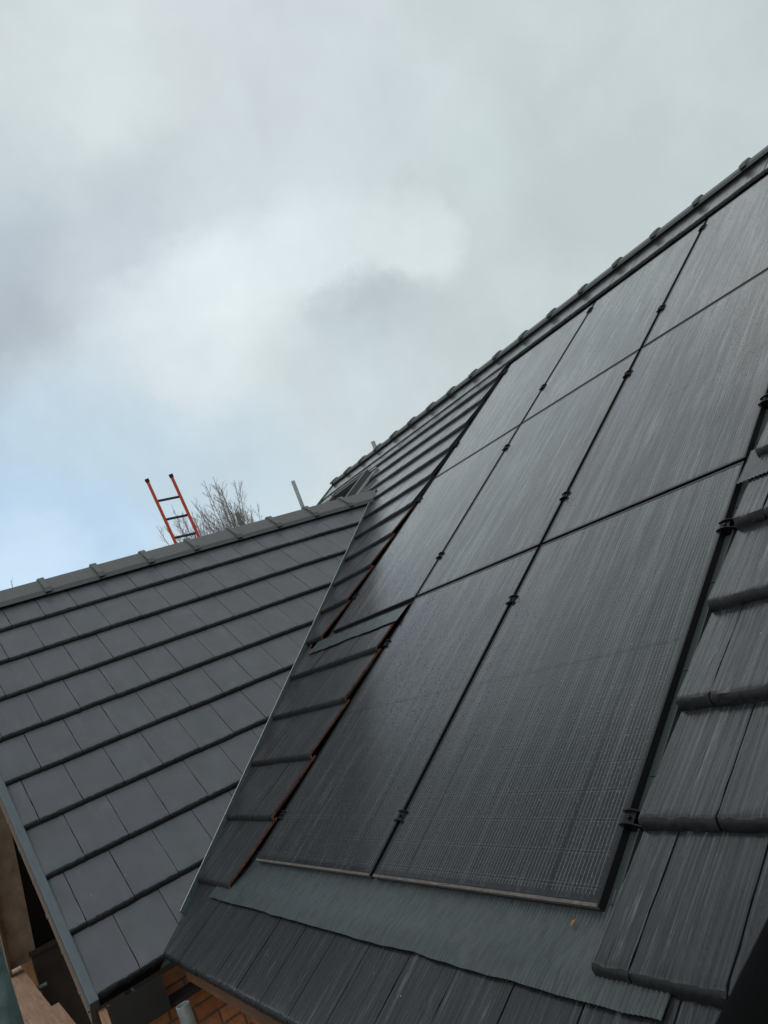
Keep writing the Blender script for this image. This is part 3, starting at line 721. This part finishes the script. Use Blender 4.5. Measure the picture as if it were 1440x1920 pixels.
for i, x in enumerate((-8.2, -6.2, -4.4)):
    bm = bmesh.new(); tube(bm, (0, -1.0, 0), (0, .05, 0), .024, n=16)
    obj('scaffold_transom', bm, M_GALVD, None, Matrix.Translation((x, -.65, ZP-.066)), label='dull cross tube under the %s of the scaffold boards' % ('far end', 'middle', 'near end')[i], cat='scaffold tube', group='cross tubes under the boards', smooth=50)
# timber hoarding further along
bm = bmesh.new(); box(bm, 0, .04, -1.6, 3.5, 0, 2.9)
obj('timber_hoarding', bm, plain('orange_brown_board', (.22, .11, .05), .8, nscale=3, namp=.4, stretch=(1, 4, 1)), None, Matrix.Translation((-10.2, 0.2, GROUND)), label='orange-brown board wall glimpsed past the gable at the left photo edge', cat='hoarding')

# ------------------------------------------------------------------ small debris
bm = bmesh.new()
pts = [(0, 0, 0), (.010, .004, .004), (.022, .003, .006), (.034, -.002, .003), (.022, -.006, .005), (.009, -.006, .003)]
sheet(bm, [tuple(c*.7 for c in p) for p in pts], .0008)
obj('dead_leaf', bm, M_LEAF, None, FM @ Matrix.Translation((1.060, -.055, -.012)) @ Matrix.Rotation(1.1, 4, 'Z'), label='tiny orange-brown dead leaf lying on the apron below the right panel corner', cat='leaf')

# ------------------------------------------------------------------ bare birches
def birch(base, height, width, seed, label, stems=20):
    """bare birch: steep limbs fanning from the trunk, each feathered with fine twigs"""
    rr = random.Random(seed); bt = bmesh.new(); bc = bmesh.new()
    def limb(bmx, p, d, L_, r, seg, curl, nsd, lift=.5):
        pts = [p.copy()]; q = p.copy(); e = d.copy()
        for i in range(seg):
            e = (e + Vector((rr.uniform(-1, 1), rr.uniform(-1, 1), rr.uniform(-lift, 1)))*curl).normalized(); q = q+e*L_/seg; pts.append(q.copy())
        for i in range(seg): tube(bmx, pts[i], pts[i+1], r*(1-i/seg*.75), r*(1-(i+1)/seg*.75), n=nsd, cap=False)
        return pts
    tp = limb(bt, Vector((0, 0, 0)), Vector((0, 0, 1)), height*.86, height*.008, 10, .035, 8)
    def lerp(pts, f): k = f*(len(pts)-1); i = min(int(k), len(pts)-2); return pts[i].lerp(pts[i+1], k-i)
    def feather(pts, L_, n, f0):
        for s in range(n):
            g_ = f0+(.97-f0)*s/n; p2 = lerp(pts, g_); a2 = rr.uniform(0, 2*pi)
            d2 = Vector((cos(a2)*.62, sin(a2)*.62, .9)).normalized(); l2 = L_*(1.1-g_*.75)*rr.uniform(.6, 1.15)
            sp = limb(bc, p2, d2, l2, .0052, 4, .13, 3)
            for q in range(9):
                a3 = rr.uniform(0, 2*pi); d3 = (d2+Vector((cos(a3), sin(a3), rr.uniform(-.3, .5)))*.7).normalized()
                limb(bc, lerp(sp, .08+.9*q/9), d3, l2*.5*rr.uniform(.5, 1.2), .0036, 3, .16, 3)
    feather(tp, 1.0, 26, .62)
    for b in range(stems):
        f = .40+.45*b/stems; p = lerp(tp, f); a1 = rr.uniform(0, 2*pi); reach = width*.5*rr.uniform(.35, 1)
        top = (1.0-.09*(reach/width*2)**2-rr.uniform(0, .11))*height
        tgt = Vector((cos(a1)*reach, sin(a1)*reach, top)); d = tgt-p
        bp = limb(bc, p, d.normalized(), d.length, height*.0024, 9, .045, 5, 1)
        feather(bp, .85, 17, .45)
    o = empty('birch_tree', base, label, 'tree', 'bare birch trees beyond the house')
    obj('trunk', bt, M_BARK, o, Matrix.Translation(base)); obj('crown', bc, M_BARK, o, Matrix.Translation(base))
def tree_at(px, py, dist, **k):
    top = at(px, py, dist); h = top.z-GROUND; birch(Vector((top.x, top.y, GROUND)), h, **k)
tree_at(388, 886, 26, width=1.9, seed=5, label='tallest bare birch, right of the ladder behind the side ridge')
tree_at(336, 915, 27, width=1.9, seed=11, stems=14, label='smaller bare birch seen through and just right of the ladder')
tree_at(440, 940, 29, width=1.8, seed=23, stems=13, label='bare birch behind the short dull tube')
tree_at(2, 1088, 26, width=1.6, seed=31, stems=12, label='bare birch whose twigs just reach the left photo edge')

# ------------------------------------------------------------------ ground
mm, t, b = mat('rough_ground'); g = G(t)
n1 = g.noise(g.vec((.4, .4, .4)), 1, 8, .6); n2 = g.noise(g.vec((14, 14, 14)), 1, 4)
g.put(g.mix(g.mr(n1, .42, .58, 0, 1), (.09, .065, .045), (.045, .065, .025)), b.inputs['Base Color']); b.inputs['Roughness'].default_value = .95
g.put(g.bump(n2, 1, .03), b.inputs['Normal'])
bm = bmesh.new(); s = 1500
bm.faces.new([bm.verts.new(p) for p in ((-s, -s, 0), (s, -s, 0), (s, s, 0), (-s, s, 0))])
obj('ground', bm, mm, None, Matrix.Translation((0, 0, GROUND)), kind='structure')
scene.cycles.max_bounces = 6
